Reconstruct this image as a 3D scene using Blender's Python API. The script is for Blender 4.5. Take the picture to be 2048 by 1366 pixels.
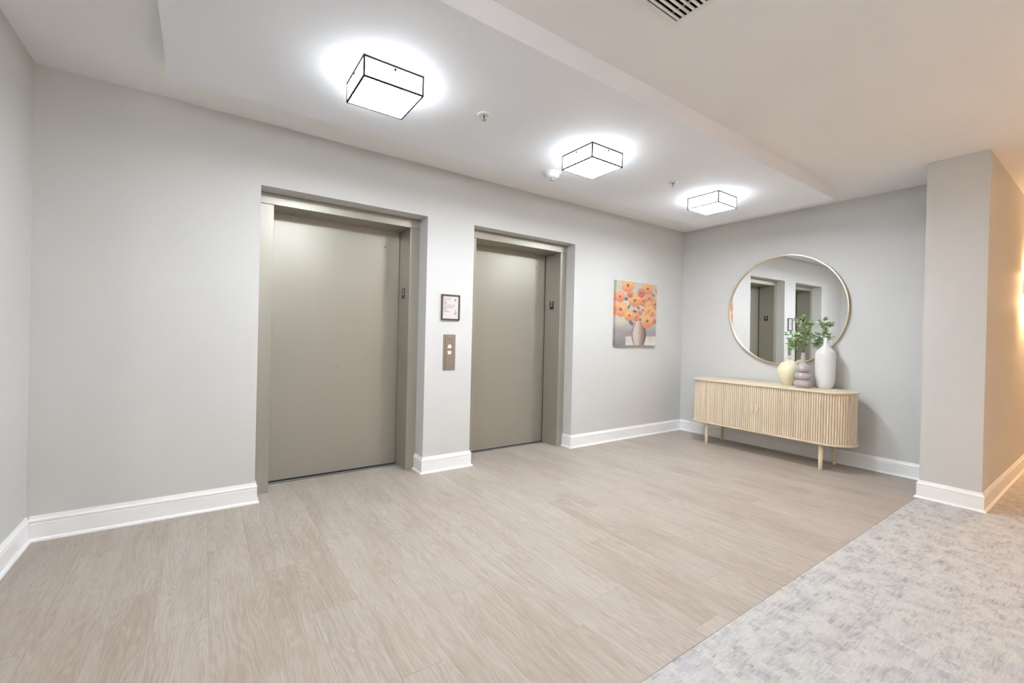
import bpy, bmesh, math, random
from mathutils import Vector, Matrix, noise as mnoise
random.seed(7)
scene = bpy.context.scene
for o in list(bpy.data.objects):
    bpy.data.objects.remove(o)
COL = scene.collection
PI = math.pi

# ------------------------------------------------------------------ camera
F_PX, W_PX = 876.35, 2048.0
yaw, pitch, roll = 0.6125, -0.0030, 0.0236
fw = Vector((math.sin(yaw)*math.cos(pitch), math.cos(yaw)*math.cos(pitch), math.sin(pitch)))
r0 = Vector((math.cos(yaw), -math.sin(yaw), 0)); u0 = r0.cross(fw)
rt = math.cos(roll)*r0 + math.sin(roll)*u0
up = -math.sin(roll)*r0 + math.cos(roll)*u0
cam_d = bpy.data.cameras.new('camera'); cam = bpy.data.objects.new('camera', cam_d); COL.objects.link(cam)
cam_d.sensor_width = 36.0; cam_d.lens = 36.0*F_PX/W_PX
cam_d.shift_y = -8.93/W_PX
cam_d.clip_start = 0.02
mw = Matrix((rt, up, -fw)).transposed().to_4x4(); mw.translation = Vector((0.0, -3.518, 1.207))
cam.matrix_world = mw
scene.camera = cam

# ------------------------------------------------------------------ world, exposure
world = bpy.data.worlds.new('world'); scene.world = world; world.use_nodes = True
world.node_tree.nodes['Background'].inputs[0].default_value = (0.9, 0.92, 1.0, 1)
world.node_tree.nodes['Background'].inputs[1].default_value = 0.15
vs = scene.view_settings
vs.view_transform = 'Standard'; vs.look = 'None'; vs.gamma = 1.0; vs.use_curve_mapping = False
vs.exposure = 1.97
LAMP_L, LAMP_SIDE = 31.0, 3.6        # radiance of the square ceiling lights: clear bottom pane, opal side panes
LAMP_C = (0.865, 0.935, 1.0)
SCONCE_L = 78.0                     # radiance of the warm corridor sconces
SCONCE_C = (1.0, 0.58, 0.28)

# ------------------------------------------------------------------ measured room (metres)
XL, XR, H = -0.790, 5.268, 2.651
XC, YC, YCF = 4.668, -2.890, -2.547
O1L, O1R, O2L, O2R, OZ = 0.307, 1.559, 2.019, 3.284, 2.217
CLL, CLR, CLB, CLN, CLZ = -0.180, 4.753, -0.543, -1.900, 2.536
YCARP = -2.54
YSTUB = -0.60
YOPP = -4.70
XEND0, XEND1 = -7.0, 11.0
HB = 0.139

# ------------------------------------------------------------------ materials
def nt_mat(name):
    m = bpy.data.materials.new(name); m.use_nodes = True
    nt = m.node_tree; b = nt.nodes['Principled BSDF']
    return m, nt, b
def N(nt, typ, **kw):
    n = nt.nodes.new(typ)
    for k, v in kw.items():
        if k.startswith('i_'):
            key = k[2:]; key = int(key) if key.isdigit() else key.replace('_', ' ')
            n.inputs[key].default_value = v
        else: setattr(n, k, v)
    return n
def ramp(nt, stops):
    r = N(nt, 'ShaderNodeValToRGB'); cr = r.color_ramp
    while len(cr.elements) < len(stops): cr.elements.new(0.5)
    for e, (p, c) in zip(cr.elements, stops):
        e.position = p; e.color = (*c, 1) if len(c) == 3 else c
    return r
def mixc(nt, fac, a, b, blend='MIX'):
    m = N(nt, 'ShaderNodeMix', data_type='RGBA', blend_type=blend)
    for sock, v in ((0, fac), (6, a), (7, b)):
        if hasattr(v, 'is_linked') or hasattr(v, 'links'): nt.links.new(v, m.inputs[sock])
        elif isinstance(v, tuple): m.inputs[sock].default_value = (*v, 1) if len(v) == 3 else v
        else: m.inputs[sock].default_value = v
    return m.outputs[2]
def plain(name, col, rough=0.5, metal=0.0, var=0.04, nscale=6.0, bump=0.0, bscale=300.0, spec=0.5, coat=0.0):
    m, nt, b = nt_mat(name)
    tc = N(nt, 'ShaderNodeTexCoord')
    nz = N(nt, 'ShaderNodeTexNoise', i_Scale=nscale, i_Detail=4.0)
    nt.links.new(tc.outputs['Object'], nz.inputs['Vector'])
    lo = tuple(c*(1-var) for c in col); hi = tuple(min(1, c*(1+var)) for c in col)
    rp = ramp(nt, [(0.35, lo), (0.65, hi)]); nt.links.new(nz.outputs[0], rp.inputs[0])
    nt.links.new(rp.outputs[0], b.inputs['Base Color'])
    b.inputs['Roughness'].default_value = rough; b.inputs['Metallic'].default_value = metal
    b.inputs['Specular IOR Level'].default_value = spec
    if coat: b.inputs['Coat Weight'].default_value = coat; b.inputs['Coat Roughness'].default_value = 0.08
    if bump:
        n2 = N(nt, 'ShaderNodeTexNoise', i_Scale=bscale, i_Detail=3.0)
        nt.links.new(tc.outputs['Object'], n2.inputs['Vector'])
        bp = N(nt, 'ShaderNodeBump', i_Strength=bump, i_Distance=0.001)
        nt.links.new(n2.outputs[0], bp.inputs['Height']); nt.links.new(bp.outputs[0], b.inputs['Normal'])
    return m
def emis(name, col, strength):
    m, nt, b = nt_mat(name)
    b.inputs['Base Color'].default_value = (0.8, 0.8, 0.8, 1)
    b.inputs['Emission Color'].default_value = (*col, 1); b.inputs['Emission Strength'].default_value = strength
    return m

M = {}
M['wall'] = plain('wall_paint', (0.64, 0.635, 0.62), 0.62, var=0.012, nscale=1.5, bump=0.12, bscale=220)
M['ceil'] = plain('ceiling_paint', (0.88, 0.87, 0.865), 0.8, var=0.01, nscale=2, bump=0.08)
M['cloud'] = plain('dropped_ceiling_paint', (0.86, 0.88, 0.92), 0.75, var=0.01, nscale=2, bump=0.08)
M['trim'] = plain('trim_gloss_white', (0.93, 0.93, 0.93), 0.3, var=0.01)
M['white_plastic'] = plain('white_plastic', (0.82, 0.81, 0.79), 0.4, var=0.02)
M['dark'] = plain('dark_void', (0.02, 0.018, 0.016), 0.8)
M['black'] = plain('black_plastic', (0.015, 0.013, 0.013), 0.35)
M['chrome'] = plain('satin_chrome', (0.7, 0.7, 0.72), 0.22, metal=1.0)
M['alu'] = plain('sill_aluminium', (0.55, 0.57, 0.62), 0.35, metal=0.9, nscale=60, var=0.15)
M['bronze'] = plain('call_plate_bronze', (0.33, 0.285, 0.24), 0.38, metal=0.55, var=0.04, nscale=40)
M['brass'] = plain('brushed_brass', (0.80, 0.66, 0.44), 0.30, metal=1.0, var=0.05, nscale=20)
M['gold'] = plain('mirror_frame_gold', (0.82, 0.71, 0.52), 0.28, metal=0.95, var=0.05, nscale=14)
M['lampedge'] = plain('lamp_edge_grey', (0.03, 0.03, 0.033), 0.8, spec=0.05)
M['lamp'] = emis('lamp_glass_lit', LAMP_C, LAMP_L)
M['lamp_dim'] = emis('added_lamp_glass_lit', (1.0, 0.93, 0.84), 7.0)  # dim panes of the unseen ceiling lights added at the left
M['lamp_side_dim'] = emis('added_lamp_side_lit', (1.0, 0.93, 0.84), 2.5)
M['lamp_side'] = emis('lamp_opal_side_lit', LAMP_C, LAMP_SIDE)
M['sconce_up'] = emis('sconce_upper_opening_lit', SCONCE_C, SCONCE_L*0.55)
M['sconce_down'] = emis('sconce_lower_opening_lit', SCONCE_C, SCONCE_L*2.2)
M['sconce_side'] = emis('sconce_shade_glow', SCONCE_C, SCONCE_L*0.06)
M['sconce_up2'] = emis('added_fill_sconce_upper_lit', (0.98, 0.98, 1.0), 620.0)  # strong neutral uplight of added sconces, set to brighten the ceiling
M['sconce_down2'] = emis('added_fill_sconce_lower_lit', (1.0, 0.96, 0.91), 30.0)
M['sconce_side2'] = emis('added_fill_sconce_shade_glow', (1.0, 0.96, 0.91), 1.4)
M['white_ink'] = plain('white_ink', (0.85, 0.85, 0.85), 0.5)
M['cream_glaze'] = plain('cream_glaze', (0.80, 0.73, 0.52), 0.38, var=0.03, nscale=10, coat=0.2)
M['mauve_glaze'] = plain('mauve_grey_glaze', (0.44, 0.40, 0.41), 0.28, var=0.05, nscale=14, coat=0.3)
M['white_glaze'] = plain('white_glaze', (0.80, 0.79, 0.775), 0.13, var=0.015, nscale=9, coat=0.8)
M['button'] = emis('button_lit_white', (0.95, 0.96, 1.0), 0.15)
M['stem'] = plain('stem_bark', (0.16, 0.10, 0.07), 0.7, var=0.2, nscale=40)

# brushed, painted elevator steel
m, nt, b = nt_mat('elevator_taupe_steel')
tc = N(nt, 'ShaderNodeTexCoord'); mp = N(nt, 'ShaderNodeMapping'); mp.inputs['Scale'].default_value = (60, 60, 1.2)
nz = N(nt, 'ShaderNodeTexNoise', i_Scale=1.0, i_Detail=5.0)
nt.links.new(tc.outputs['Object'], mp.inputs[0]); nt.links.new(mp.outputs[0], nz.inputs['Vector'])
rp = ramp(nt, [(0.3, (0.405, 0.384, 0.330)), (0.7, (0.415, 0.394, 0.339))]); nt.links.new(nz.outputs[0], rp.inputs[0])
sp = N(nt, 'ShaderNodeTexNoise', i_Scale=38.0, i_Detail=2.0); nt.links.new(tc.outputs['Object'], sp.inputs['Vector'])
sr = ramp(nt, [(0.735, (0, 0, 0)), (0.77, (1, 1, 1))]); nt.links.new(sp.outputs[0], sr.inputs[0])
nt.links.new(mixc(nt, sr.outputs[0], rp.outputs[0], (0.33, 0.30, 0.25)), b.inputs['Base Color'])
b.inputs['Metallic'].default_value = 0.55; b.inputs['Roughness'].default_value = 0.40
M['steel'] = m

# vinyl oak planks (grain runs along Y, tone differs per plank)
m, nt, b = nt_mat('pale_oak_plank')
g = N(nt, 'ShaderNodeNewGeometry'); oi = N(nt, 'ShaderNodeObjectInfo')
off = N(nt, 'ShaderNodeVectorMath', operation='SCALE'); off.inputs[0].default_value = (13.1, 7.7, 3.3)
nt.links.new(oi.outputs['Random'], off.inputs['Scale'])
ad = N(nt, 'ShaderNodeVectorMath', operation='ADD')
nt.links.new(g.outputs['Position'], ad.inputs[0]); nt.links.new(off.outputs[0], ad.inputs[1])
def strn(sx, sy, detail, rough=0.55, dist=0.0):
    mp = N(nt, 'ShaderNodeMapping'); mp.inputs['Scale'].default_value = (sx, sy, 1)
    nz = N(nt, 'ShaderNodeTexNoise', i_Scale=1.0, i_Detail=detail, i_Roughness=rough, i_Distortion=dist)
    nt.links.new(ad.outputs[0], mp.inputs[0]); nt.links.new(mp.outputs[0], nz.inputs['Vector'])
    return nz.outputs[0]
broad = strn(3.0, 1.1, 3.0)
streak = strn(34.0, 1.6, 5.0, 0.6, 0.3)
fine = strn(210.0, 9.0, 4.0, 0.7, 0.5)
# cathedral figure: a wave of a slow noise field
fld = strn(4.6, 0.55, 2.0)
mul = N(nt, 'ShaderNodeMath', operation='MULTIPLY'); mul.inputs[1].default_value = 260.0; nt.links.new(fld, mul.inputs[0])
sn = N(nt, 'ShaderNodeMath', operation='SINE'); nt.links.new(mul.outputs[0], sn.inputs[0])
r1 = ramp(nt, [(0.28, (0.40, 0.338, 0.286)), (0.5, (0.452, 0.398, 0.347)), (0.75, (0.485, 0.441, 0.395))]); nt.links.new(broad, r1.inputs[0])
r2 = ramp(nt, [(0.32, (0.80, 0.77, 0.74)), (0.55, (1, 1, 1))]); nt.links.new(streak, r2.inputs[0])
r3 = ramp(nt, [(0.33, (0.80, 0.77, 0.74)), (0.56, (1, 1, 1))]); nt.links.new(fine, r3.inputs[0])
r4 = ramp(nt, [(0.0, (0.90, 0.875, 0.85)), (0.4, (1, 1, 1))]); nt.links.new(sn.outputs[0], r4.inputs[0])
c = mixc(nt, 0.5, r1.outputs[0], r2.outputs[0], 'MULTIPLY'); c = mixc(nt, 0.8, c, r3.outputs[0], 'MULTIPLY'); c = mixc(nt, 0.6, c, r4.outputs[0], 'MULTIPLY')
tone = N(nt, 'ShaderNodeMapRange', i_To_Min=0.985, i_To_Max=1.015); nt.links.new(oi.outputs['Random'], tone.inputs[0])
cb = N(nt, 'ShaderNodeCombineXYZ')
for k in range(3): nt.links.new(tone.outputs[0], cb.inputs[k])
c = mixc(nt, 1.0, c, cb.outputs[0], 'MULTIPLY')
# scuffs and small knots
kn = N(nt, 'ShaderNodeTexNoise', i_Scale=9.0, i_Detail=3.0); nt.links.new(ad.outputs[0], kn.inputs['Vector'])
kr = ramp(nt, [(0.69, (0, 0, 0)), (0.78, (0.5, 0.5, 0.5))]); nt.links.new(kn.outputs[0], kr.inputs[0])
c = mixc(nt, kr.outputs[0], c, (0.36, 0.285, 0.225))
nt.links.new(c, b.inputs['Base Color']); b.inputs['Roughness'].default_value = 0.5; b.inputs['Specular IOR Level'].default_value = 0.35
bp = N(nt, 'ShaderNodeBump', i_Strength=0.15, i_Distance=0.0006); nt.links.new(fine, bp.inputs['Height']); nt.links.new(bp.outputs[0], b.inputs['Normal'])
M['plank'] = m

# loop-pile carpet with a broken block pattern
m, nt, b = nt_mat('mottled_grey_carpet')
g = N(nt, 'ShaderNodeNewGeometry')
def cn(sx, sy, detail, rough=0.6, dist=0.0):
    mp = N(nt, 'ShaderNodeMapping'); mp.inputs['Scale'].default_value = (sx, sy, 1)
    nz = N(nt, 'ShaderNodeTexNoise', i_Scale=1.0, i_Detail=detail, i_Roughness=rough, i_Distortion=dist)
    nt.links.new(g.outputs['Position'], mp.inputs[0]); nt.links.new(mp.outputs[0], nz.inputs['Vector']); return nz.outputs[0]
# broken blocks: the noise is read on snapped cells so that patches get ragged, yarn-row edges
def cs(cx, cy, sc, detail, rough):
    sn_ = N(nt, 'ShaderNodeVectorMath', operation='SNAP'); sn_.inputs[1].default_value = (cx, cy, 1.0)
    nt.links.new(g.outputs['Position'], sn_.inputs[0])
    nz = N(nt, 'ShaderNodeTexNoise', i_Scale=sc, i_Detail=detail, i_Roughness=rough)
    nt.links.new(sn_.outputs[0], nz.inputs['Vector']); return nz.outputs[0]
patch = cs(0.022, 0.005, 10.0, 6.0, 0.80)
dash = cs(0.060, 0.0045, 60.0, 2.0, 0.6)
rows = cn(14.0, 230.0, 3.0, 0.7); cols = cn(240.0, 120.0, 2.0)
pr = ramp(nt, [(0.38, (0.465, 0.46, 0.465)), (0.48, (0.54, 0.535, 0.525)), (0.56, (0.60, 0.595, 0.578))]); nt.links.new(patch, pr.inputs[0])
dm = ramp(nt, [(0.42, (1, 1, 1)), (0.56, (0, 0, 0))]); nt.links.new(patch, dm.inputs[0])
dr_ = ramp(nt, [(0.40, (0.78, 0.78, 0.79)), (0.50, (1, 1, 1))]); nt.links.new(dash, dr_.inputs[0])
rr = ramp(nt, [(0.36, (0.72, 0.72, 0.73)), (0.54, (1, 1, 1))]); nt.links.new(rows, rr.inputs[0])
c2 = ramp(nt, [(0.34, (0.78, 0.78, 0.78)), (0.55, (1, 1, 1))]); nt.links.new(cols, c2.inputs[0])
c = mixc(nt, dm.outputs[0], pr.outputs[0], mixc(nt, 1.0, pr.outputs[0], dr_.outputs[0], 'MULTIPLY'))
c = mixc(nt, 0.45, c, rr.outputs[0], 'MULTIPLY'); c = mixc(nt, 0.55, c, c2.outputs[0], 'MULTIPLY')
lil = cs(0.05, 0.02, 6.5, 4.0, 0.6); lr = ramp(nt, [(0.57, (0, 0, 0)), (0.64, (0.5, 0.5, 0.5))]); nt.links.new(lil, lr.inputs[0])
c = mixc(nt, lr.outputs[0], c, (0.44, 0.44, 0.485))
nt.links.new(c, b.inputs['Base Color']); b.inputs['Roughness'].default_value = 0.95; b.inputs['Specular IOR Level'].default_value = 0.1
bp = N(nt, 'ShaderNodeBump', i_Strength=0.5, i_Distance=0.003)
mulb = N(nt, 'ShaderNodeMath', operation='MULTIPLY'); nt.links.new(rows, mulb.inputs[0]); nt.links.new(cols, mulb.inputs[1])
nt.links.new(mulb.outputs[0], bp.inputs['Height']); nt.links.new(bp.outputs[0], b.inputs['Normal'])
M['carpet'] = m

# pale oak veneer of the sideboard
def oak(name, axis):
    m, nt, b = nt_mat(name)
    tc = N(nt, 'ShaderNodeTexCoord'); oi = N(nt, 'ShaderNodeObjectInfo')
    mp = N(nt, 'ShaderNodeMapping'); s = [70, 70, 70]; s[axis] = 4; mp.inputs['Scale'].default_value = s
    vm = N(nt, 'ShaderNodeVectorMath', operation='ADD'); nt.links.new(tc.outputs['Object'], vm.inputs[0]); nt.links.new(oi.outputs['Random'], vm.inputs[1])
    nz = N(nt, 'ShaderNodeTexNoise', i_Scale=1.0, i_Detail=5.0, i_Distortion=0.3)
    nt.links.new(vm.outputs[0], mp.inputs[0]); nt.links.new(mp.outputs[0], nz.inputs['Vector'])
    rp = ramp(nt, [(0.3, (0.74, 0.61, 0.43)), (0.55, (0.83, 0.70, 0.52)), (0.75, (0.86, 0.75, 0.58))]); nt.links.new(nz.outputs[0], rp.inputs[0])
    tn = N(nt, 'ShaderNodeMapRange', i_To_Min=0.90, i_To_Max=1.06); nt.links.new(oi.outputs['Random'], tn.inputs[0])
    cb = N(nt, 'ShaderNodeCombineXYZ')
    for k in range(3): nt.links.new(tn.outputs[0], cb.inputs[k])
    nt.links.new(mixc(nt, 1.0, rp.outputs[0], cb.outputs[0], 'MULTIPLY'), b.inputs['Base Color']); b.inputs['Roughness'].default_value = 0.45
    return m
M['oak_y'] = oak('pale_oak_lengthwise', 1); M['oak_z'] = oak('pale_oak_upright', 2)

m, nt, b = nt_mat('mirror_glass')
b.inputs['Base Color'].default_value = (0.93, 0.945, 0.94, 1); b.inputs['Metallic'].default_value = 1.0
nz = N(nt, 'ShaderNodeTexNoise', i_Scale=3.0); mr = N(nt, 'ShaderNodeMapRange', i_To_Min=0.0, i_To_Max=0.012)
nt.links.new(nz.outputs[0], mr.inputs[0]); nt.links.new(mr.outputs[0], b.inputs['Roughness'])
M['mirror'] = m
m, nt, b = nt_mat('clear_glazing')
b.inputs['Base Color'].default_value = (1, 1, 1, 1); b.inputs['Roughness'].default_value = 0.03
b.inputs['Alpha'].default_value = 0.12
M['glaze'] = m
m, nt, b = nt_mat('green_leaf')
tc = N(nt, 'ShaderNodeTexCoord'); nz = N(nt, 'ShaderNodeTexNoise', i_Scale=22.0, i_Detail=2.0)
nt.links.new(tc.outputs['Object'], nz.inputs['Vector'])
rp = ramp(nt, [(0.3, (0.08, 0.22, 0.07)), (0.48, (0.26, 0.46, 0.17)), (0.66, (0.60, 0.70, 0.42))]); nt.links.new(nz.outputs[0], rp.inputs[0])
nt.links.new(rp.outputs[0], b.inputs['Base Color']); b.inputs['Roughness'].default_value = 0.5
M['leaf'] = m
def attr_mat(name, rough=0.7):
    m, nt, b = nt_mat(name)
    a = N(nt, 'ShaderNodeVertexColor', layer_name='print')
    nz = N(nt, 'ShaderNodeTexNoise', i_Scale=500.0); tc = N(nt, 'ShaderNodeTexCoord'); nt.links.new(tc.outputs['Object'], nz.inputs['Vector'])
    bp = N(nt, 'ShaderNodeBump', i_Strength=0.15, i_Distance=0.0006); nt.links.new(nz.outputs[0], bp.inputs['Height'])
    nt.links.new(a.outputs[0], b.inputs['Base Color']); nt.links.new(bp.outputs[0], b.inputs['Normal']); b.inputs['Roughness'].default_value = rough
    return m
M['print'] = attr_mat('painted_canvas')
M['paper'] = plain('pale_pink_paper', (0.66, 0.60, 0.60), 0.5, var=0.02)
M['ink'] = plain('grey_ink', (0.17, 0.14, 0.15), 0.6)

# ------------------------------------------------------------------ mesh helpers
def link(name, me, mat, parent=None, smooth=False):
    o = bpy.data.objects.new(name, me); COL.objects.link(o)
    if mat is not None and len(me.materials) == 0: me.materials.append(M[mat])
    if smooth:
        for p in me.polygons: p.use_smooth = True
    if parent is not None: o.parent = parent
    return o
def from_bm(name, bm, mat, parent=None, smooth=False):
    bmesh.ops.recalc_face_normals(bm, faces=bm.faces)
    me = bpy.data.meshes.new(name); bm.to_mesh(me); bm.free()
    return link(name, me, mat, parent, smooth)
def box(bm, x0, x1, y0, y1, z0, z1, bev=0.0):
    vs_ = [bm.verts.new((x, y, z)) for x in (x0, x1) for y in (y0, y1) for z in (z0, z1)]
    f = [(0, 1, 3, 2), (4, 6, 7, 5), (0, 4, 5, 1), (2, 3, 7, 6), (0, 2, 6, 4), (1, 5, 7, 3)]
    fs = [bm.faces.new([vs_[i] for i in q]) for q in f]
    if bev:
        es = list({e for fc in fs for e in fc.edges})
        bmesh.ops.bevel(bm, geom=es, offset=bev, segments=2, affect='EDGES', profile=0.6)
def boxes(name, lst, mat, parent=None, bev=0.0):
    bm = bmesh.new()
    for q in lst: box(bm, *q, bev=bev)
    return from_bm(name, bm, mat, parent)
def lathe(name, prof, mat, parent=None, seg=40, loc=None):
    bm = bmesh.new(); rings = []
    for r, z in prof:
        if r < 1e-5: rings.append([bm.verts.new((0, 0, z))])
        else: rings.append([bm.verts.new((r*math.cos(2*PI*k/seg), r*math.sin(2*PI*k/seg), z)) for k in range(seg)])
    for a, b_ in zip(rings, rings[1:]):
        for k in range(seg):
            k2 = (k+1) % seg
            if len(a) == 1 and len(b_) == 1: continue
            if len(a) == 1: bm.faces.new((a[0], b_[k2], b_[k]))
            elif len(b_) == 1: bm.faces.new((a[k], a[k2], b_[0]))
            else: bm.faces.new((a[k], a[k2], b_[k2], b_[k]))
    o = from_bm(name, bm, mat, parent, smooth=True)
    if loc: o.location = loc
    return o
def smooth_prof(pts, n=6):
    # Catmull-Rom through the points
    out = []
    for i in range(len(pts)-1):
        p0 = pts[max(i-1, 0)]; p1 = pts[i]; p2 = pts[i+1]; p3 = pts[min(i+2, len(pts)-1)]
        for k in range(n):
            t = k/n
            q = [0.5*((2*p1[j]) + (-p0[j]+p2[j])*t + (2*p0[j]-5*p1[j]+4*p2[j]-p3[j])*t*t + (-p0[j]+3*p1[j]-3*p2[j]+p3[j])*t**3) for j in (0, 1)]
            out.append((max(q[0], 0), q[1]))
    out.append(pts[-1]); return out
def sweep(name, path, prof, mat, parent=None, side=1):
    """profile (offset, z) swept along a floor polyline with mitred corners; side=+1 offsets to the left of travel"""
    bm = bmesh.new(); rows = []
    P = [Vector((p[0], p[1])) for p in path]
    for i, p in enumerate(P):
        d0 = (P[i]-P[i-1]).normalized() if i > 0 else (P[1]-P[0]).normalized()
        d1 = (P[i+1]-P[i]).normalized() if i < len(P)-1 else d0
        n0 = Vector((-d0.y, d0.x))*side; n1 = Vector((-d1.y, d1.x))*side
        mt = (n0+n1).normalized(); mt = mt/max(0.2, mt.dot(n0))
        rows.append([bm.verts.new((p.x+mt.x*o, p.y+mt.y*o, z)) for o, z in prof])
    n = len(prof)
    for a, b_ in zip(rows, rows[1:]):
        for k in range(n): bm.faces.new((a[k], a[(k+1) % n], b_[(k+1) % n], b_[k]))
    bm.faces.new(rows[0]); bm.faces.new(rows[-1][::-1])
    return from_bm(name, bm, mat, parent)
def tube(bm, pts, rads, seg=6):
    rings = []
    for i, p in enumerate(pts):
        d = (pts[min(i+1, len(pts)-1)] - pts[max(i-1, 0)]).normalized()
        a = d.orthogonal().normalized(); b_ = d.cross(a)
        rings.append([bm.verts.new(p + rads[i]*(math.cos(2*PI*k/seg)*a + math.sin(2*PI*k/seg)*b_)) for k in range(seg)])
    for a, b_ in zip(rings, rings[1:]):
        for k in range(seg): bm.faces.new((a[k], a[(k+1) % seg], b_[(k+1) % seg], b_[k]))
    bm.faces.new(rings[0][::-1]); bm.faces.new(rings[-1])
def text_mesh(name, body, size, mat, parent, origin, right, upv, align='LEFT', extrude=0.0004):
    cu = bpy.data.curves.new(name, 'FONT'); cu.body = body; cu.size = size; cu.align_x = align; cu.extrude = extrude
    t = bpy.data.objects.new(name, cu); COL.objects.link(t)
    bpy.context.view_layer.update()
    me = bpy.data.meshes.new_from_object(t.evaluated_get(bpy.context.evaluated_depsgraph_get()))
    bpy.data.objects.remove(t); bpy.data.curves.remove(cu)
    rv, uv = Vector(right), Vector(upv); nv = rv.cross(uv)
    mt = Matrix((rv, uv, nv)).transposed().to_4x4(); mt.translation = Vector(origin)
    me.transform(mt); me.materials.clear(); me.name = name
    return link(name, me, mat, parent)
def tag(o, label, cat, group=None, kind=None):
    o['label'] = label; o['category'] = cat
    if group: o['group'] = group
    if kind: o['kind'] = kind
    return o
def empty(name, loc=(0, 0, 0)):
    o = bpy.data.objects.new(name, None); COL.objects.link(o); o.location = loc; o.empty_display_size = 0.1; return o
def struct(o, label, cat): return tag(o, label, cat, kind='structure')

# ================================================================== THE ROOM
# floor: sub-floor slab with individual planks, carpet beyond
fl = boxes('floor', [(-2.2, XR+0.02, YCARP, 0.46, -0.12, -0.006)], 'dark')
struct(fl, 'pale oak plank floor of the elevator lobby', 'floor')
PW, PLEN, GAP = 0.184, 1.22, 0.0003
pcache = {}
x = -1.62
ci = 0
while x < XR-0.001:
    x1 = min(x+PW, XR)
    y = YCARP - ((ci*0.47 + random.uniform(-0.12, 0.12)) % PLEN)
    while y < 0.355:
        a, e = max(y, YCARP+0.003), min(y+PLEN, 0.355)
        if e-a > 0.002:
            key = (round(x1-x, 3), round(e-a, 2))
            w, l = x1-x-GAP, e-a-GAP
            me = bpy.data.meshes.new('plank'); bm = bmesh.new(); box(bm, 0, w, 0, l, -0.006, 0.0)
            top = [ed for ed in bm.edges if all(abs(v.co.z) < 1e-6 for v in ed.verts)]
            bmesh.ops.bevel(bm, geom=top, offset=0.0004, segments=1, affect='EDGES')
            bmesh.ops.recalc_face_normals(bm, faces=bm.faces); bm.to_mesh(me); bm.free()
            o = link('plank', me, 'plank', fl); o.location = (x, a, 0)
        y += PLEN
    x += PW; ci += 1
cp = boxes('floor_carpet', [(XEND0, XEND1, YOPP, YCARP, -0.12, 0.002), (XEND0, -1.62, YCARP, YSTUB, -0.12, 0.002)], 'carpet')
struct(cp, 'mottled grey loop carpet of the corridor beside the plank floor', 'carpet')

# walls
WT = 0.46
wb = boxes('wall_back', [
    (XL-0.2, O1L, 0, WT, 0, H), (O1R, O2L, 0, WT, 0, H), (O2R, XR+0.2, 0, WT, 0, H),
    (O1L, O1R, 0, WT, OZ, H), (O2L, O2R, 0, WT, OZ, H)], 'wall')
struct(wb, 'light grey wall with two elevator openings', 'wall')
struct(boxes('wall_right', [(XR, XR+0.2, YCF, 0, 0, H)], 'wall'), 'light grey wall behind the round mirror', 'wall')
struct(boxes('wall_corridor', [(XC, XEND1, YC, YCF, 0, H)], 'wall'), 'projecting wall end turning into the warmly lit corridor', 'wall')
struct(boxes('wall_left', [(XEND0, XL, YSTUB, 0, 0, H)], 'wall'), 'bright grey wall at the left edge', 'wall')
struct(boxes('wall_front', [(XEND0, XEND1, YOPP-0.2, YOPP, 0, H)], 'wall'), 'long corridor wall opposite the elevators', 'wall')
struct(boxes('wall_far_left', [(XEND0-0.2, XEND0, YOPP, YSTUB, 0, H)], 'wall'), 'end wall of the corridor on the left', 'wall')
struct(boxes('wall_far_right', [(XEND1, XEND1+0.2, YOPP, YC, 0, H)], 'wall'), 'end wall of the corridor on the right', 'wall')
# ceiling and dropped panel
VX0, VX1, VY0, VY1 = 1.148, 1.748, -2.875, -2.275       # ventilation opening
vb = 0.020
ce = boxes('ceiling', [
    (XEND0, VX0+vb, YOPP, WT, H, H+0.15), (VX1-vb, XEND1, YOPP, WT, H, H+0.15),
    (VX0+vb, VX1-vb, YOPP, VY0+vb, H, H+0.15), (VX0+vb, VX1-vb, VY1-vb, WT, H, H+0.15)], 'ceil')
struct(ce, 'flat off-white ceiling', 'ceiling')
struct(boxes('ceiling_dropped', [(CLL, CLR, CLN, CLB, CLZ, H)], 'cloud', bev=0.0), 'white dropped rectangular ceiling panel carrying the square lights', 'ceiling panel')

# baseboards
BP = [(0.0, 0.0), (0.014, 0.0), (0.014, 0.097), (0.0125, 0.100), (0.0125, 0.103), (0.0155, 0.106), (0.0155, 0.114), (0.0125, 0.120),
      (0.0085, 0.1245), (0.0085, 0.128), (0.0065, 0.1335), (0.0055, HB), (0.0, HB)]
SP = [(0.014, 0.0), (0.028, 0.0), (0.0275, 0.006), (0.025, 0.0115), (0.020, 0.0155), (0.014, 0.017)]
FY1, FY2 = 0.163, 0.130        # depth of the two elevator frames behind the wall face
DY1, DY2 = 0.420, 0.395        # depth of the two door panels
def baseboard(name, path, label, side=-1):
    o = sweep(name, path, BP, 'trim', side=side); struct(o, label, 'baseboard')
    sweep('shoe_moulding', path, SP, 'trim', parent=o, side=side)
baseboard('baseboard_left', [(XEND0, YSTUB), (XL, YSTUB), (XL, 0), ], 'white baseboard along the left wall')
baseboard('baseboard_back_left', [(XL+0.0142, 0), (O1L, 0), (O1L, FY1)], 'white baseboard left of the large elevator door')
baseboard('baseboard_back_pier', [(O1R, FY1), (O1R, 0), (O2L, 0), (O2L, FY2)], 'short white baseboard between the two elevator doors')
baseboard('baseboard_back_right', [(O2R, FY2), (O2R, 0), (XR, 0)], 'white baseboard under the flower painting')
baseboard('baseboard_right', [(XR, -0.0142), (XR, YCF)], 'white baseboard behind the sideboard')
baseboard('baseboard_column', [(XC+0.55, YCF), (XC, YCF), (XC, YC), (XEND1, YC)], 'white baseboard wrapping the projecting wall end', side=-1)
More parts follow.
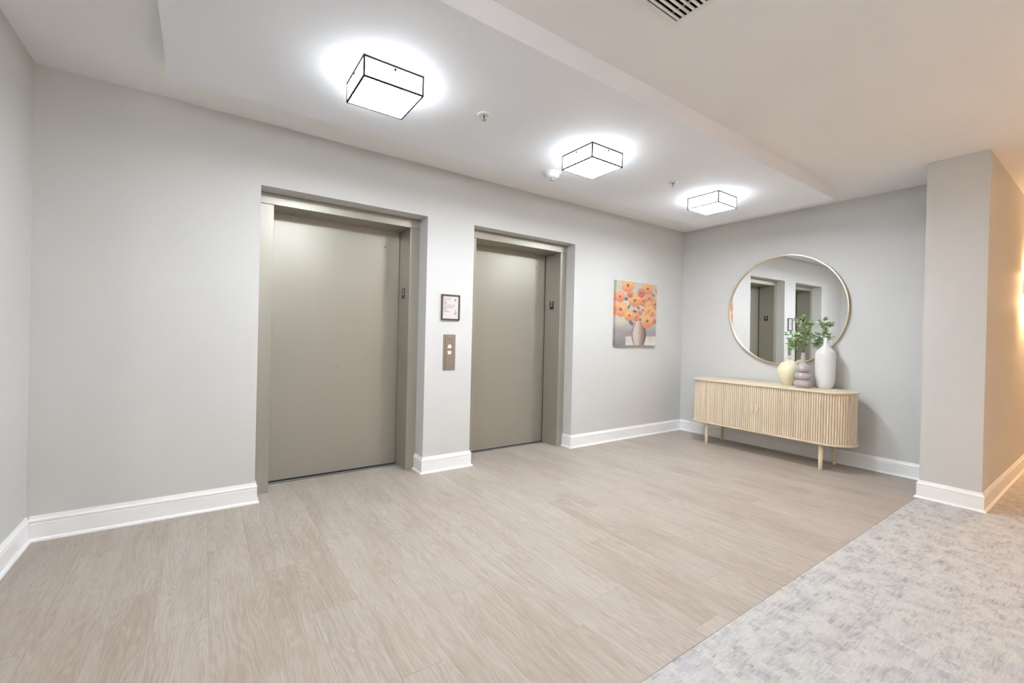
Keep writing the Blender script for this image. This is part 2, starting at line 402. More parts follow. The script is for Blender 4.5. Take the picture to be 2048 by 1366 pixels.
baseboard('baseboard_front', [(XEND1, YOPP), (XEND0, YOPP)], 'white baseboard along the opposite corridor wall')

# ------------------------------------------------------------------ elevators
def elevator(name, x0, x1, jl, jr, fy, dy, plate_y, plate_z, label):
    """x0..x1 wall opening, jl/jr inner faces of the jambs, fy frame face, dy door panel face"""
    root = empty(name, ((x0+x1)/2, fy, 0)); struct(root, label, 'elevator door')
    inv = Matrix.Translation((-(x0+x1)/2, -fy, 0))
    def put(o): o.data.transform(inv); return o
    zt = 2.135
    bm = bmesh.new(); box(bm, x0+0.001, x1-0.001, fy, dy+0.03, zt+0.0012, OZ-0.004, bev=0.0015); put(from_bm('header', bm, 'steel', root))
    for a, e in ((x0+0.001, jl), (jr, x1-0.001)):
        bm = bmesh.new(); box(bm, a, e, fy, dy-0.012, 0.0, zt-0.0012, bev=0.002); put(from_bm('jamb', bm, 'steel', root))
    put(boxes('jamb_rebate', [(x0+0.001, jl-0.006, dy-0.012, WT-0.005, 0, zt), (jr+0.006, x1-0.001, dy-0.012, WT-0.005, 0, zt)], 'dark', root))
    bm = bmesh.new(); box(bm, jl-0.004, jr+0.004, dy, dy+0.03, 0.008, zt+0.001, bev=0.001); dr = put(from_bm('door_panel', bm, 'steel', root))
    lk = lathe('keyhole', [(0, 0), (0.0055, 0), (0.0055, 0.0015), (0.0025, 0.0015), (0.0025, 0.0004), (0, 0.0004)], 'dark', dr, seg=14)
    lk.data.transform(Matrix.Rotation(PI/2, 4, 'X')); lk.data.transform(Matrix.Translation((jr-0.135-(x0+x1)/2, dy-fy, 1.985)))
    # sill with its running grooves
    ys = 0.356
    sl = put(boxes('sill', [(jl, jr, ys+0.014, ys+0.034, -0.005, 0.001)], 'alu', root))
    put(boxes('groove', [(jl, jr, ys, ys+0.0138, -0.005, -0.0015)], 'dark', sl)); put(boxes('groove', [(jl, jr, ys+0.0342, dy+0.03, -0.005, -0.002)], 'dark', sl))
    # floor number plates on both jambs, raised numeral above dots of braille
    for side in (0, 1):
        xf = jr if side else jl; s = -1 if side else 1
        y0, y1 = plate_y
        xa, xb = sorted((xf, xf+s*0.003))
        bm = bmesh.new(); box(bm, xa, xb, y0, y1, plate_z[0], plate_z[1], bev=0.0008); pl = put(from_bm('number_plate', bm, 'black', root))
        rv = (0, -1, 0) if side else (0, 1, 0)
        yc = (y0+y1)/2
        t = text_mesh('numeral', '2', 0.066, 'white_ink', pl, (xf+s*0.0034, yc, plate_z[0]+0.038), rv, (0, 0, 1), align='CENTER', extrude=0.0005); put(t)
        bm = bmesh.new()
        for q in ((-0.006, 0.020), (-0.006, 0.014), (0.004, 0.020), (0.004, 0.008)):
            bmesh.ops.create_icosphere(bm, subdivisions=1, radius=0.0015, matrix=Matrix.Translation((xf+s*0.003, yc+q[0], plate_z[0]+q[1])))
        put(from_bm('braille', bm, 'black', pl))
    return root
elevator('door_1', O1L, O1R, 0.408, 1.4695, FY1, DY1, (0.268, 0.332), (1.517, 1.611), 'larger taupe steel elevator door at the left in a recessed frame')
elevator('door_2', O2L, O2R, 2.122, 3.193, FY2, DY2, (0.232, 0.296), (1.512, 1.602), 'farther taupe steel elevator door beside the flower painting')

# ================================================================== CEILING FITTINGS
def ceiling_light(cx, cy, label, s=0.308, h=0.104, zc=CLZ, dim=''):
    t = empty('ceiling_light', (cx, cy, zc)); tag(t, label, 'ceiling light', 'square ceiling lights')
    a = s/2
    bm = bmesh.new(); box(bm, -a+0.004, a-0.004, -a+0.004, a-0.004, -h+0.002, -h+0.006); from_bm('bottom_pane', bm, 'lamp'+dim, t)
    bm = bmesh.new(); box(bm, -a+0.003, a-0.003, -a+0.003, a-0.003, -h+0.0065, -0.003); from_bm('side_panes', bm, 'lamp_side'+dim, t)
    w = 0.008
    bm = bmesh.new()
    for z in (-h, -w-0.0005):
        for sx in (-1, 1):
            box(bm, *sorted((sx*a, sx*(a-w))), -a, a, z, z+w)
            box(bm, -a+w, a-w, *sorted((sx*a, sx*(a-w))), z, z+w)
    for sx in (-1, 1):
        for sy in (-1, 1): box(bm, *sorted((sx*a, sx*(a-w))), *sorted((sy*a, sy*(a-w))), -h+w, -w-0.0005)
    from_bm('edge_frame', bm, 'lampedge', t)
    for k in range(4):
        o = lathe('thumb_screw', [(0, 0), (0.004, 0), (0.004, 0.004), (0.0065, 0.005), (0.0065, 0.010), (0.0045, 0.012), (0, 0.012)], 'lampedge', t, seg=12)
        o.data.transform(Matrix.Rotation(PI/2, 4, 'Y')); o.data.transform(Matrix.Translation((a-0.004, 0, -0.022))); o.data.transform(Matrix.Rotation(k*PI/2, 4, 'Z'))
    return t
ceiling_light(0.754, -1.226, 'square glass ceiling light nearest the camera, left of the other two')
ceiling_light(2.285, -1.226, 'square glass ceiling light in the middle, beside the smoke detector')
ceiling_light(3.852, -1.226, 'farthest square glass ceiling light, towards the mirror wall')
ceiling_light(-2.55, -1.55, 'added, unseen square glass ceiling light past the left wall end', zc=H, dim='_dim')  # unseen lights added at left, placed by shade edges in the left corner
ceiling_light(-2.90, -3.65, 'added, unseen square glass ceiling light in the corridor on the left', zc=H, dim='_dim')

def sprinkler(x, y, label):
    t = empty('fire_sprinkler', (x, y, CLZ)); tag(t, label, 'sprinkler', 'ceiling sprinklers')
    lathe('escutcheon', [(0.041, 0.0), (0.040, -0.004), (0.034, -0.008), (0.026, -0.009), (0.022, -0.004), (0.018, -0.001), (0.010, -0.001), (0, -0.001)], 'white_plastic', t, seg=28)
    bm = bmesh.new()
    for s in (-1, 1): tube(bm, [Vector((s*0.009, 0, -0.001)), Vector((s*0.012, 0, -0.014)), Vector((s*0.008, 0, -0.026)), Vector((0, 0, -0.031))], [0.0028]*4)
    from_bm('yoke', bm, 'white_plastic', t, smooth=True)
    lathe('bulb', [(0, -0.004), (0.0035, -0.006), (0.003, -0.016), (0.0035, -0.026), (0, -0.028)], 'black', t, seg=10)
    lathe('deflector', [(0, -0.031), (0.0155, -0.031), (0.0165, -0.034), (0.013, -0.0345), (0, -0.0345)], 'chrome', t, seg=20)
sprinkler(1.357, -1.238, 'white sprinkler head between the nearest and the middle ceiling light')
sprinkler(3.217, -1.250, 'small white sprinkler head between the middle and the farthest ceiling light')
t = empty('smoke_detector', (2.285, -0.775, CLZ)); tag(t, 'round white smoke detector next to the middle ceiling light', 'smoke detector')
lathe('base_plate', [(0, 0), (0.072, 0.0), (0.072, -0.008), (0.068, -0.011), (0, -0.011)], 'white_plastic', t)
o = lathe('dome', [(0.060, -0.011), (0.061, -0.022), (0.055, -0.034), (0.042, -0.043), (0.026, -0.046), (0, -0.046)], 'white_plastic', t)
o = lathe('sensor_cage', [(0.0175, -0.046), (0.0175, -0.049), (0, -0.049)], 'black', t, seg=20)
bm = bmesh.new()
for k in range(6):
    a = k*PI/3; box(bm, 0.0155*math.cos(a)-0.003, 0.0155*math.cos(a)+0.003, 0.0155*math.sin(a)-0.003, 0.0155*math.sin(a)+0.003, -0.057, -0.046)
from_bm('cage_rib', bm, 'white_plastic', t)
lathe('sensor_cap', [(0, -0.057), (0.0185, -0.057), (0.0175, -0.061), (0, -0.062)], 'chrome', t, seg=20)

t = empty('air_vent', ((VX0+VX1)/2, (VY0+VY1)/2, H)); tag(t, 'white slatted air vent in the ceiling at the top of the picture', 'air vent')
hx = (VX1-VX0)/2
bm = bmesh.new(); w = 0.024
for s in (-1, 1):
    box(bm, *sorted((s*hx, s*(hx-w))), -hx, hx, -0.006, -0.0005); box(bm, -hx+w, hx-w, *sorted((s*hx, s*(hx-w))), -0.006, -0.0005)
from_bm('frame', bm, 'white_plastic', t)
boxes('duct', [(-hx+vb+0.001, hx-vb-0.001, -hx+vb+0.001, -hx+vb+0.004, 0.0, 0.14), (-hx+vb+0.001, hx-vb-0.001, hx-vb-0.004, hx-vb-0.001, 0.0, 0.14),
               (-hx+vb+0.001, -hx+vb+0.004, -hx+vb+0.004, hx-vb-0.004, 0.0, 0.14), (hx-vb-0.004, hx-vb-0.001, -hx+vb+0.004, hx-vb-0.004, 0.0, 0.14),
               (-hx+vb+0.001, hx-vb-0.001, -hx+vb+0.001, hx-vb-0.001, 0.14, 0.146)], 'dark', t)
sme = None
pitch_s = 0.0256
for k in range(21):
    y = hx - 0.036 - k*pitch_s
    if y < -hx+w+0.006: break
    if sme is None:
        bm = bmesh.new(); box(bm, -hx+w, hx-w, -0.0055, 0.0055, -0.005, 0.002, bev=0.001); o = from_bm('slat', bm, 'white_plastic', t); sme = o.data
    else: o = link('slat', sme, None, t)
    o.location = (0, y, 0)
boxes('cross_bar', [(hx-0.062, hx-0.057, -hx+0.022, hx-0.022, 0.013, 0.02)], 'white_plastic', t)

# ================================================================== WALL FITTINGS
# framed fire notice
SX0, SX1, SZ0, SZ1 = 1.701, 1.881, 1.333, 1.559
t = empty('notice_frame', ((SX0+SX1)/2, 0, SZ0)); tag(t, 'small dark framed fire notice above the elevator call plate', 'sign')
cx = (SX0+SX1)/2
bm = bmesh.new(); fwid = 0.012
for q in ((SX0, SX0+fwid, SZ0, SZ1), (SX1-fwid, SX1, SZ0, SZ1), (SX0+fwid, SX1-fwid, SZ0, SZ0+fwid), (SX0+fwid, SX1-fwid, SZ1-fwid, SZ1)):
    box(bm, q[0]-cx, q[1]-cx, -0.016, -0.001, q[2]-SZ0, q[3]-SZ0, bev=0.001)
M['dkbronze'] = plain('dark_bronze_frame', (0.10, 0.075, 0.06), 0.3, metal=0.5)
from_bm('frame', bm, 'dkbronze', t)
pg = boxes('page', [(SX0+fwid-cx, SX1-fwid-cx, -0.007, -0.001, fwid, SZ1-SZ0-fwid)], 'paper', t)
hgt = SZ1-SZ0
for k, s in enumerate(('IN CASE', 'OF', 'FIRE', 'DO NOT USE', 'ELEVATOR', 'USE', 'STAIRS')):
    text_mesh('lettering', s, 0.0185, 'ink', pg, (SX0+fwid-cx+0.010, -0.0074, hgt-0.046-k*0.0185), (1, 0, 0), (0, 0, 1), extrude=0.0002)
def flat(pts, y=-0.0074):
    bm = bmesh.new(); bm.faces.new([bm.verts.new((p[0], y, p[1])) for p in pts]); from_bm('pictogram', bm, 'ink', pg)
ox, oz = 0.045, hgt-0.055     # small flame at the top right
flat([(ox, oz), (ox-0.008, oz+0.008), (ox-0.004, oz+0.017), (ox-0.001, oz+0.012), (ox+0.003, oz+0.022), (ox+0.009, oz+0.010), (ox+0.006, oz)])
ox, oz = 0.034, 0.050         # figure on stairs at the lower right
flat([(ox, oz), (ox, oz+0.005), (ox+0.007, oz+0.005), (ox+0.007, oz+0.011), (ox+0.014, oz+0.011), (ox+0.014, oz+0.017), (ox+0.021, oz+0.017), (ox+0.021, oz+0.023), (ox+0.024, oz+0.023), (ox+0.024, oz+0.013), (ox+0.010, oz)])
flat([(ox+0.009, oz+0.018), (ox+0.013, oz+0.019), (ox+0.015, oz+0.034), (ox+0.010, oz+0.034)])
flat([(ox+0.0125+0.0035*math.cos(a*PI/4), oz+0.039+0.0035*math.sin(a*PI/4)) for a in range(8)])

# call plate with two lit arrow buttons
CX0, CX1, CZ0, CZ1 = 1.729, 1.850, 0.886, 1.205
t = empty('call_plate', ((CX0+CX1)/2, 0, CZ0)); tag(t, 'bronze elevator call plate with lit up and down buttons', 'call buttons')
hw, ht = (CX1-CX0)/2, CZ1-CZ0
bm = bmesh.new(); box(bm, -hw, hw, -0.004, -0.0005, 0, ht, bev=0.0012); from_bm('back_plate', bm, 'bronze', t)
bm = bmesh.new(); box(bm, -hw+0.024, hw-0.022, -0.0085, -0.004, 0.02, ht-0.018, bev=0.0015); ip = from_bm('cover', bm, 'bronze', t)
def button(zc, sgn):
    # rounded trapezoid: wide foot, narrow rounded head, pointing up or down
    cor = [(-0.0125, -0.0085, 0.006, 180, 270), (0.0125, -0.0085, 0.006, 270, 360), (0.0045, 0.0075, 0.0075, 20, 90), (-0.0045, 0.0075, 0.0075, 90, 160)]
    ring = []
    for px, pz, r, a0, a1 in cor:
        for k in range(6):
            a = math.radians(a0+(a1-a0)*k/5); ring.append((px+r*math.cos(a), zc+sgn*(pz+r*math.sin(a))))
    n = len(ring); bm = bmesh.new()
    A = [bm.verts.new((p[0], -0.0085, p[1])) for p in ring]; B = [bm.verts.new((p[0]*0.93, -0.0125, zc+(p[1]-zc)*0.93)) for p in ring]
    for k in range(n): bm.faces.new((A[k], A[(k+1) % n], B[(k+1) % n], B[k]))
    bm.faces.new(B)
    bt = from_bm('button', bm, 'button', ip)
    bm = bmesh.new(); bm.faces.new([bm.verts.new((p[0], -0.0128, zc+sgn*p[1])) for p in ((-0.004, -0.003), (0.004, -0.003), (0, 0.004))])
    from_bm('arrow', bm, 'arrow', ip)
M['arrow'] = plain('arrow_grey', (0.55, 0.55, 0.62), 0.5)
button(1.099-CZ0, 1); button(1.043-CZ0, -1)
for zc in (0.032, ht-0.03):
    o = lathe('screw', [(0, 0), (0.0032, 0), (0.0028, 0.0012), (0, 0.0016)], 'chrome', ip, seg=12)
    o.data.transform(Matrix.Rotation(PI/2, 4, 'X')); o.data.transform(Matrix.Translation((0, -0.0085, zc)))

# round mirror
MY, MZ, MR = -1.268, 1.562, 0.610
t = empty('round_mirror', (XR-0.0115, MY, MZ)); t.rotation_euler = (0, -0.012, 0.0125); tag(t, 'large round mirror with thin gold frame above the sideboard', 'mirror')
def ringx(name, prof, mat, seg=128):
    bm = bmesh.new(); rows = []
    for k in range(seg):
        a = 2*PI*k/seg
        rows.append([bm.verts.new((x_, r*math.cos(a), r*math.sin(a))) for r, x_ in prof])
    n = len(prof)
    for k in range(seg):
        A, B = rows[k], rows[(k+1) % seg]
        for j in range(n): bm.faces.new((A[j], A[(j+1) % n], B[(j+1) % n], B[j]))
    return from_bm(name, bm, mat, t)
ringx('frame', [(MR, -0.001), (MR, -0.029), (MR-0.0015, -0.031), (MR-0.0105, -0.031), (MR-0.012, -0.029), (MR-0.012, -0.001)], 'gold')
bm = bmesh.new()
seg = 128
A = [bm.verts.new((-0.012, (MR-0.0118)*math.cos(2*PI*k/seg), (MR-0.0118)*math.sin(2*PI*k/seg))) for k in range(seg)]
B = [bm.verts.new((-0.002, (MR-0.0118)*math.cos(2*PI*k/seg), (MR-0.0118)*math.sin(2*PI*k/seg))) for k in range(seg)]
bm.faces.new(A); bm.faces.new(B[::-1])
for k in range(seg): bm.faces.new((A[k], A[(k+1) % seg], B[(k+1) % seg], B[k]))
from_bm('glass', bm, 'mirror', t)

# flower painting on canvas
PX0, PX1, PZ0, PZ1, PD = 3.912, 4.660, 1.126, 1.886, 0.038
def srgb(c): return tuple(((v/255)/12.92 if v/255 <= 0.04045 else ((v/255+0.055)/1.055)**2.4) for v in c)
FL = [(410, 235, 98, 0), (715, 285, 88, 0), (300, 405, 78, 1), (520, 462, 95, 0), (655, 475, 75, 1), (745, 435, 70, 1), (740, 545, 70, 0), (838, 525, 70, 1),
      (755, 625, 85, 0), (312, 600, 105, 0), (440, 690, 80, 0), (548, 715, 62, 1), (718, 775, 102, 0), (618, 350, 62, 2), (445, 375, 48, 2), (848, 775, 38, 2), (800, 655, 55, 0),
      (870, 320, 40, 1), (600, 640, 50, 1), (240, 560, 60, 0)]
ST = [(470, 355, 34, 20, 0.9), (388, 440, 30, 24, 0.2), (578, 590, 13, 32, 0.3), (640, 612, 26, 18, 0.8), (520, 628, 30, 18, 0.3), (466, 792, 26, 58, -0.45), (798, 385, 34, 20, 0.5),
      (598, 752, 30, 20, 0.4), (800, 785, 16, 46, -0.3), (432, 562, 14, 34, 0.4), (655, 370, 24, 14, 0.9), (455, 420, 10, 34, -0.3), (690, 880, 12, 26, 0.5), (560, 560, 10, 24, -0.4)]
def paint(u, v):
    x = 245 + u*617; y = 1145 - v*(1145-(152+u*80))
    n = mnoise.noise(Vector((x*0.012, y*0.012, 0.3))); n2 = mnoise.noise(Vector((x*0.045, y*0.045, 4.1))); n3 = mnoise.noise(Vector((x*0.11, y*0.11, 9.0)))
    def mx(a, b_, t): t = min(1, max(0, t)); return tuple(p+(q-p)*t for p, q in zip(a, b_))
    c = mx((208, 202, 184), (188, 184, 176), 0.5+0.9*n)
    c = mx(c, (205, 205, 180), 0.5*n2+0.2)
    if y > 780:                                   # lower wall: greys into mauve at the left
        c = mx(c, (168, 158, 158), (y-780)/160)
        if x < 480: c = mx(c, (150, 138, 142), (y-840)/260*(0.6+0.4*(x-245)/235)+0.2*n)
    if y > 1010 + 16*n2 and x > 395 + 12*n2: c = mx((226, 222, 216), (208, 200, 186), 0.5+0.8*n)       # table top
    if x < 395 and y > 1030: c = mx(c, (128, 128, 134), (y-1030)/140)
    # vase
    if y > 785:
        tt = (y-785)/360.0
        hwid = 62 + 56*math.sin(min(1, tt*1.05)*PI*0.86)**1.0 - 8*tt
        k = (x-592)/hwid
        if abs(k) < 1:
            c = mx((214, 196, 186), (150, 126, 112), (k+0.25)/0.8)
            c = mx(c, (112, 88, 96), (k-0.55)/0.4)
            c = mx(c, (120, 104, 104), (-k-0.72)/0.25)
            c = mx(c, (226, 214, 208), 0.5*n2 if k < 0.1 else 0.0)
    # leaf strokes
    for sx, sy, a, b_, rot in ST:
        dx, dy = x-sx, y-sy; xr = dx*math.cos(rot)+dy*math.sin(rot); yr = -dx*math.sin(rot)+dy*math.cos(rot)
        q = (xr/a)**2 + (yr/b_)**2
        if q < 1: c = mx((128, 136, 150), (52, 56, 64), 1.2*abs(n3)+(0.6 if q > 0.55 else 0.0))
    # blooms
    for fx, fy, r, kind in FL:
        dx, dy = x-fx, y-fy
        ang = math.atan2(dy, dx); rr = r*(1.03 + 0.035*math.sin(3*ang+fx) + 0.03*math.sin(7*ang+fy) + 0.05*n2)
        q = math.hypot(dx*1.05, dy*0.95)/rr
        if q < 1:
            base = ((234, 180, 126), (228, 160, 122), (210, 128, 108))[kind]
            edge = ((218, 134, 104), (212, 122, 102), (186, 104, 96))[kind]
            cc = mx(base, edge, max(0, (dy/rr+0.25))*0.9 + 0.35*n2)
            cc = mx(cc, (232, 184, 130), max(0, -dy/rr)*0.4 + 0.55*n3)
            if q > 0.86: cc = mx(cc, (204, 150, 112), (q-0.86)*5)
            if q < 0.22+0.06*n3: cc = mx((118, 88, 104), (168, 116, 104), q/0.24)
            c = cc
    c = mx(c, tuple(p*(0.94+0.1*n3) for p in c), 1)
    return (*srgb(tuple(min(255, max(0, p)) for p in c)), 1.0)
t = empty('flower_painting', ((PX0+PX1)/2, 0, PZ0)); tag(t, 'canvas painting of orange poppies in a vase', 'painting')
def painted_grid(name, nu, nv, pos, uvf, parent):
    vsx = []; fc = []; cols = []
    for j in range(nv+1):
        for i in range(nu+1):
            vsx.append(pos(i/nu, j/nv)); cols.append(paint(*uvf(i/nu, j/nv)))
    for j in range(nv):
        for i in range(nu): a = j*(nu+1)+i; fc.append((a, a+1, a+nu+2, a+nu+1))
    me = bpy.data.meshes.new(name); me.from_pydata(vsx, [], fc)
    ca = me.color_attributes.new('print', 'FLOAT_COLOR', 'POINT')
    for k, cc in enumerate(cols): ca.data[k].color = cc
    return link(name, me, 'print', parent)
pw, ph = PX1-PX0, PZ1-PZ0
painted_grid('canvas', 130, 130, lambda u, v: (-pw/2+u*pw, -PD, v*ph), lambda u, v: (u, v), t)
painted_grid('wrapped_edge', 4, 90, lambda u, v: (-pw/2, -0.003-(PD-0.003)*u, v*ph), lambda u, v: (0.05*(1-u), v), t)
painted_grid('wrapped_edge', 4, 90, lambda u, v: (pw/2, -PD+(PD-0.003)*u, v*ph), lambda u, v: (1-0.05*u, v), t)
M['canvas_back'] = plain('raw_canvas', (0.42, 0.38, 0.29), 0.8)
boxes('stretcher', [(-pw/2+0.0006, pw/2-0.0006, -PD+0.0008, -0.001, 0.0003, ph-0.0003)], 'canvas_back', t)

# sconces in the corridor
def sconce(x, y, s, label, k=''):
    """s=+1: wall lies at +y side of the lamp (faces -y)"""
    t = empty('wall_sconce', (x, y, 1.655)); tag(t, label, 'wall lamp', 'corridor wall lamps')
    d = -s
    def bx(name, x0, x1, a, e, z0, z1, mat, bev=0.0):
        bm = bmesh.new(); box(bm, x0, x1, *sorted((d*a, d*e)), z0, z1, bev=bev); return from_bm(name, bm, mat, t)
    bx('back_plate', -0.06, 0.06, 0.0005, 0.012, 0.06, 0.20, 'brass', 0.001)
    bx('glass_shade', -0.062, 0.062, 0.022, 0.088, 0.010, 0.258, 'sconce_side'+k)
    bx('upper_pane', -0.061, 0.061, 0.023, 0.087, 0.2582, 0.262, 'sconce_up'+k)
    bx('lower_pane', -0.061, 0.061, 0.023, 0.087, 0.0065, 0.0098, 'sconce_down'+k)
    bm = bmesh.new()
    for sx in (-1, 1):
        box(bm, *sorted((sx*0.064, sx*0.071)), *sorted((d*0.014, d*0.022)), 0.0, 0.27); box(bm, *sorted((sx*0.064, sx*0.071)), *sorted((d*0.088, d*0.096)), 0.0, 0.27)
        box(bm, *sorted((sx*0.064, sx*0.071)), *sorted((d*0.022, d*0.088)), 0.0, 0.007); box(bm, *sorted((sx*0.064, sx*0.071)), *sorted((d*0.022, d*0.088)), 0.263, 0.27)
    for z in (0.0, 0.264): box(bm, -0.064, 0.064, *sorted((d*0.088, d*0.096)), z, z+0.006)
    from_bm('brass_frame', bm, 'brass', t)
    bx('bracket', -0.02, 0.02, 0.012, 0.024, 0.12, 0.145, 'brass')
sconce(6.45, YC, 1, 'brass framed wall lamp glowing on the warm corridor wall at the right edge')
sconce(9.2, YC, 1, 'added, unseen brass framed wall lamp farther along the right corridor wall')  # out of view, added to the row of warm lamps
for x_, w_ in ((-3.6, 'at the left end of the corridor, uplight filling the ceiling'), (0.05, 'behind the camera, uplight filling the ceiling'), (3.75, 'opposite the projecting wall end'), (7.5, 'opposite the right corridor wall')):
    sconce(x_, YOPP, -1, 'added, unseen brass framed wall lamp on the opposite corridor wall ' + w_, k='2' if x_ < 3 else '')  # unseen lamps added; the left two are neutral uplights filling the ceiling

# ================================================================== SIDEBOARD
SBX, SBY, SBL, SBD = 5.000, -1.222, 1.640, 0.450
ZB0, ZB1, ZT0, ZT1 = 0.243, 0.262, 0.732, 0.752
t = empty('sideboard', (SBX, SBY, 0)); tag(t, 'pale oak sideboard with rounded ends and fluted tambour doors', 'sideboard')
def stadium(r, half, n=28):
    """outline points (x, y), half = half length including the round end"""
    pts = []; c = half-r
    for k in range(n+1): a = PI*k/n; pts.append((-r*math.cos(a), c + r*math.sin(a)))
    for k in range(n+1): a = PI*k/n; pts.append((r*math.cos(a), -c - r*math.sin(a)))
    return pts
def slab(name, r, half, z0, z1, mat, bev=0.004):
    bm = bmesh.new(); pts = stadium(r, half)
    lv = [(1-0, z0+bev), (0, z1-bev)]
    rows = []
    for ins, z in ((bev, z0), (0, z0+bev), (0, z1-bev), (bev, z1)):
        q = stadium(r-ins, half-ins); rows.append([bm.verts.new((p[0], p[1], z)) for p in q])
    n = len(pts)
    for a, b_ in zip(rows, rows[1:]):
        for k in range(n): bm.faces.new((a[k], a[(k+1) % n], b_[(k+1) % n], b_[k]))
    bm.faces.new(rows[0][::-1]); bm.faces.new(rows[-1])
    return from_bm(name, bm, mat, t)
R_ = SBD/2; HL = SBL/2
slab('top', R_, HL, ZT0, ZT1, 'oak_y'); slab('bottom_plate', R_, HL, ZB0, ZB1, 'oak_y')
slab('carcass', R_-0.026, HL-0.026, ZB1, ZT0, 'oak_z', bev=0.0)
M['slat_cloth'] = plain('slat_backing_cloth', (0.20, 0.15, 0.10), 0.9)
# tambour: slats along the front and round both ends, two doors meeting in the middle
rs = R_-0.020; cs_ = HL-0.020-rs
arc = PI*rs/2 * 1.9
front = 2*cs_
total = front/2 + arc
PIT = 0.0212
doors = []
for side in (1, -1):
    dr = boxes('tambour_door', [(-rs+0.001, -rs+0.0035, *sorted((side*0.0005, side*(cs_))), ZB1+0.003, ZT0-0.002)], 'slat_cloth', t); doors.append(dr)
    sm = None; s_ = PIT/2 + 0.0005
    while s_ < total:
        if sm is None:
            bm = bmesh.new(); n = 6; w = PIT*0.43
            A = []; B = []
            for k in range(n+1):
                a = PI*k/n; px, py = -0.0085*math.sin(a)**0.7, -w*math.cos(a)
                A.append(bm.verts.new((px, py, ZB1+0.002))); B.append(bm.verts.new((px, py, ZT0-0.002)))
            for k in range(n): bm.faces.new((A[k], A[k+1], B[k+1], B[k]))
            bm.faces.new((A[n], A[0], B[0], B[n])); bm.faces.new(A[::-1]); bm.faces.new(B)
            o = from_bm('slat', bm, 'oak_z', dr); sm = o.data
        else: o = link('slat', sm, None, dr)
        if s_ <= cs_: o.location = (-rs, side*s_, 0)
        else:
            th = (s_-cs_)/rs
            o.location = (-rs*math.cos(th), side*(cs_ + rs*math.sin(th)), 0); o.rotation_euler = (0, 0, -side*th)
        s_ += PIT
    bm = bmesh.new(); yk = side*0.0225
    box(bm, -rs-0.040, -rs-0.004, yk-0.0095, yk+0.0095, 0.484, 0.512, bev=0.002); from_bm('knob', bm, 'oak_y', dr)
# legs
for lx in (-0.168, 0.168):
    for ly in (-0.585, 0.575):
        o = lathe('leg', [(0, 0), (0.0145, 0), (0.016, 0.002), (0.0215, ZB0), (0, ZB0)], 'oak_z', t, seg=20); o.location = (lx, ly, 0)

# ================================================================== VASES AND BRANCHES
def vase(name, prof, mat, x, y, label, wall=0.004, n=6):
    out = smooth_prof(prof, n)
    inner = [(max(r-wall, 0.004), z) for r, z in reversed(out) if z > 0.012]
    o = lathe(name, [(0, 0.0)] + out + inner + [(0, 0.012)], mat, seg=56); o.location = (x, y, ZT1)
    tag(o, label, 'vase', 'vases on the sideboard'); return o
vase('vase', [(0.048, 0), (0.052, 0.003), (0.079, 0.045), (0.102, 0.10), (0.107, 0.14), (0.099, 0.185), (0.072, 0.232), (0.036, 0.257), (0.0155, 0.266), (0.0135, 0.276), (0.0175, 0.288), (0.0235, 0.292), (0.0235, 0.296)], 'cream_glaze', 5.085, -1.405,
     'round cream yellow vase with a tiny neck')
GX, GY = 4.960, -1.588
vase('vase', [(0.052, 0), (0.060, 0.003), (0.077, 0.024), (0.079, 0.042), (0.071, 0.064), (0.050, 0.080), (0.048, 0.084), (0.063, 0.094), (0.070, 0.112), (0.068, 0.130), (0.056, 0.147), (0.048, 0.153), (0.047, 0.157),
              (0.060, 0.166), (0.066, 0.188), (0.061, 0.210), (0.044, 0.231), (0.025, 0.247), (0.0205, 0.262), (0.0185, 0.300), (0.0165, 0.345), (0.0175, 0.354)], 'mauve_glaze', GX, GY,
     'mauve grey vase of three stacked rings holding green branches', n=5)
vase('vase', [(0.056, 0), (0.064, 0.004), (0.078, 0.04), (0.0865, 0.10), (0.0885, 0.18), (0.0885, 0.30), (0.087, 0.345), (0.080, 0.372), (0.060, 0.396), (0.036, 0.422), (0.024, 0.450), (0.0185, 0.480), (0.0165, 0.505), (0.0175, 0.510)], 'white_glaze', 5.130, -1.722,
     'tall glossy white bottle vase, the tallest on the sideboard')

pl = empty('leafy_branches', (GX, GY, ZT1+0.354)); tag(pl, 'green leafy branches standing in the mauve grey vase', 'branches')
rng = random.Random(11)
leaf_v, leaf_f = [], []
def leaf(p, d, size):
    d = d.normalized(); upv = Vector((rng.uniform(-.5, .5), rng.uniform(-.5, .5), 1)).normalized()
    s = d.cross(upv)
    if s.length < 0.1: s = d.orthogonal()
    s.normalize(); n_ = s.cross(d)
    b0 = len(leaf_v); w = size*0.33
    pts = [p, p+d*size*0.35+s*w+n_*size*0.05, p+d*size*0.75+s*w*0.8+n_*size*0.03, p+d*size-n_*size*0.06, p+d*size*0.75-s*w*0.8+n_*size*0.03, p+d*size*0.35-s*w+n_*size*0.05, p+d*size*0.5-n_*size*0.04]
    leaf_v.extend([tuple(q) for q in pts])
    for a, e in ((0, 1), (1, 2), (2, 3), (3, 4), (4, 5), (5, 0)): leaf_f.append((b0+a, b0+e, b0+6))
def grow(pts):
    out = []
    for i in range(len(pts)-1):
        for k in range(4): out.append(pts[i].lerp(pts[i+1], k/4) + Vector((rng.uniform(-1, 1), rng.uniform(-1, 1), rng.uniform(-1, 1)))*0.003)
    out.append(pts[-1]); return out
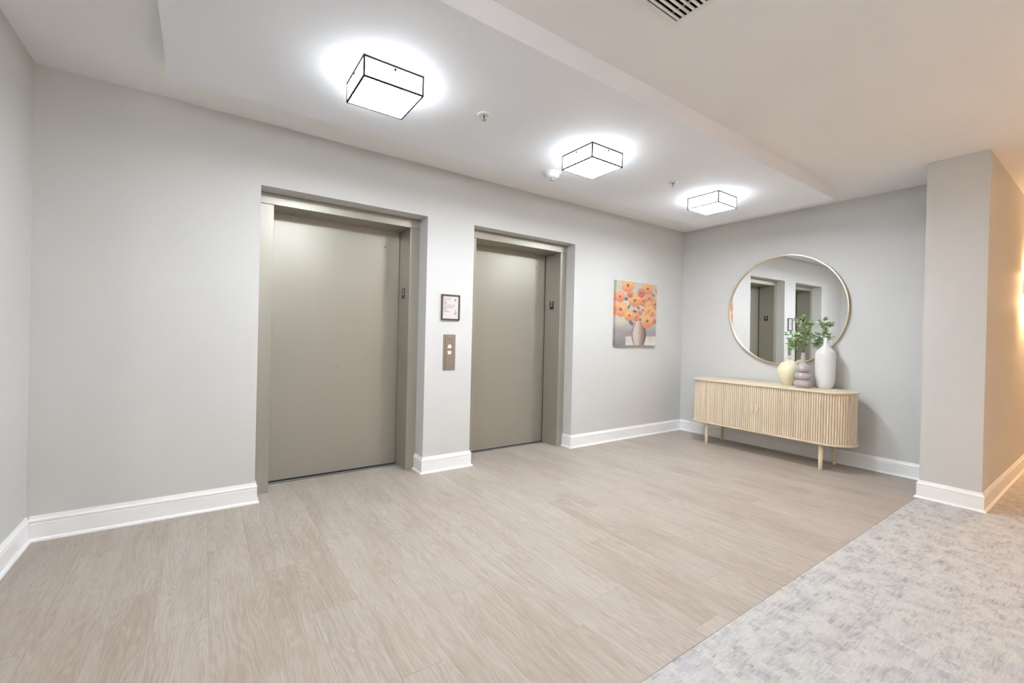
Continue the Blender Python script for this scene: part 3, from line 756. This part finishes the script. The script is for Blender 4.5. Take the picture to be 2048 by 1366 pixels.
def twig(base, d, ln, lsize, nl):
    p = base.copy(); pts = [p.copy()]
    for k in range(4):
        d = (d + Vector((rng.uniform(-.25, .25), rng.uniform(-.25, .25), rng.uniform(-.1, .2)))).normalized(); p = p + d*ln/4; pts.append(p.copy())
    for k in range(nl):
        i = 1+k % 4
        for s in (-1, 1):
            q = pts[i]; o_ = d.orthogonal().normalized(); o_.rotate(Matrix.Rotation(rng.uniform(0, 2*PI), 3, d))
            leaf(q, d*0.7 + o_*s, lsize*rng.uniform(0.7, 1.2))
    leaf(pts[-1], d, lsize)
    return pts
# stems: right-of-view is roughly -y/+x; (dx, dy, dz) way points above the vase mouth
V = Vector
stems = [
    [V((0, 0, -0.20)), V((0.003, 0.0, 0.0)), V((-0.005, 0.012, 0.10)), V((0.0, 0.03, 0.20)), V((0.01, 0.045, 0.29))],
    [V((0.004, 0, -0.20)), V((-0.004, 0.004, 0.0)), V((-0.02, 0.05, 0.08)), V((-0.03, 0.10, 0.16)), V((-0.02, 0.12, 0.22))],
    [V((0, 0.004, -0.20)), V((0.004, -0.004, 0.0)), V((0.01, -0.015, 0.13)), V((0.02, -0.005, 0.25)), V((0.03, 0.0, 0.33)), V((0.01, 0.035, 0.395))],
    [V((0, -0.004, -0.20)), V((-0.003, -0.004, 0.0)), V((-0.03, 0.04, 0.035)), V((-0.03, 0.09, 0.085)), V((-0.02, 0.13, 0.12))],
    [V((0.002, 0.002, -0.20)), V((0.005, 0.003, 0.0)), V((0.05, 0.0, 0.12)), V((0.09, -0.02, 0.24)), V((0.08, -0.05, 0.34))],
]
for st in stems:
    st = [V((p.x, p.y*0.85, p.z*0.87 if p.z > 0 else p.z)) for p in st]
    pts = grow(st); bm = bmesh.new(); tube(bm, pts, [0.0032*(1-0.65*i/len(pts)) for i in range(len(pts))], 6)
    n0 = len(pts)
    for i in range(7, n0, 2):
        d = (pts[min(i+1, n0-1)]-pts[i-1]).normalized()
        o_ = d.orthogonal().normalized(); o_.rotate(Matrix.Rotation(rng.uniform(0, 2*PI), 3, d))
        tp = twig(pts[i], (d*0.6+o_).normalized(), rng.uniform(0.04, 0.08), 0.036, rng.choice((5, 6)))
        tube(bm, tp, [0.0013, 0.0012, 0.001, 0.0008, 0.0006], 5)
    leaf(pts[-1], pts[-1]-pts[-2], 0.032)
    from_bm('stem', bm, 'stem', pl, smooth=True)
me = bpy.data.meshes.new('foliage'); me.from_pydata(leaf_v, [], leaf_f)
o = link('foliage', me, 'leaf', pl, smooth=True); o['kind'] = 'stuff'
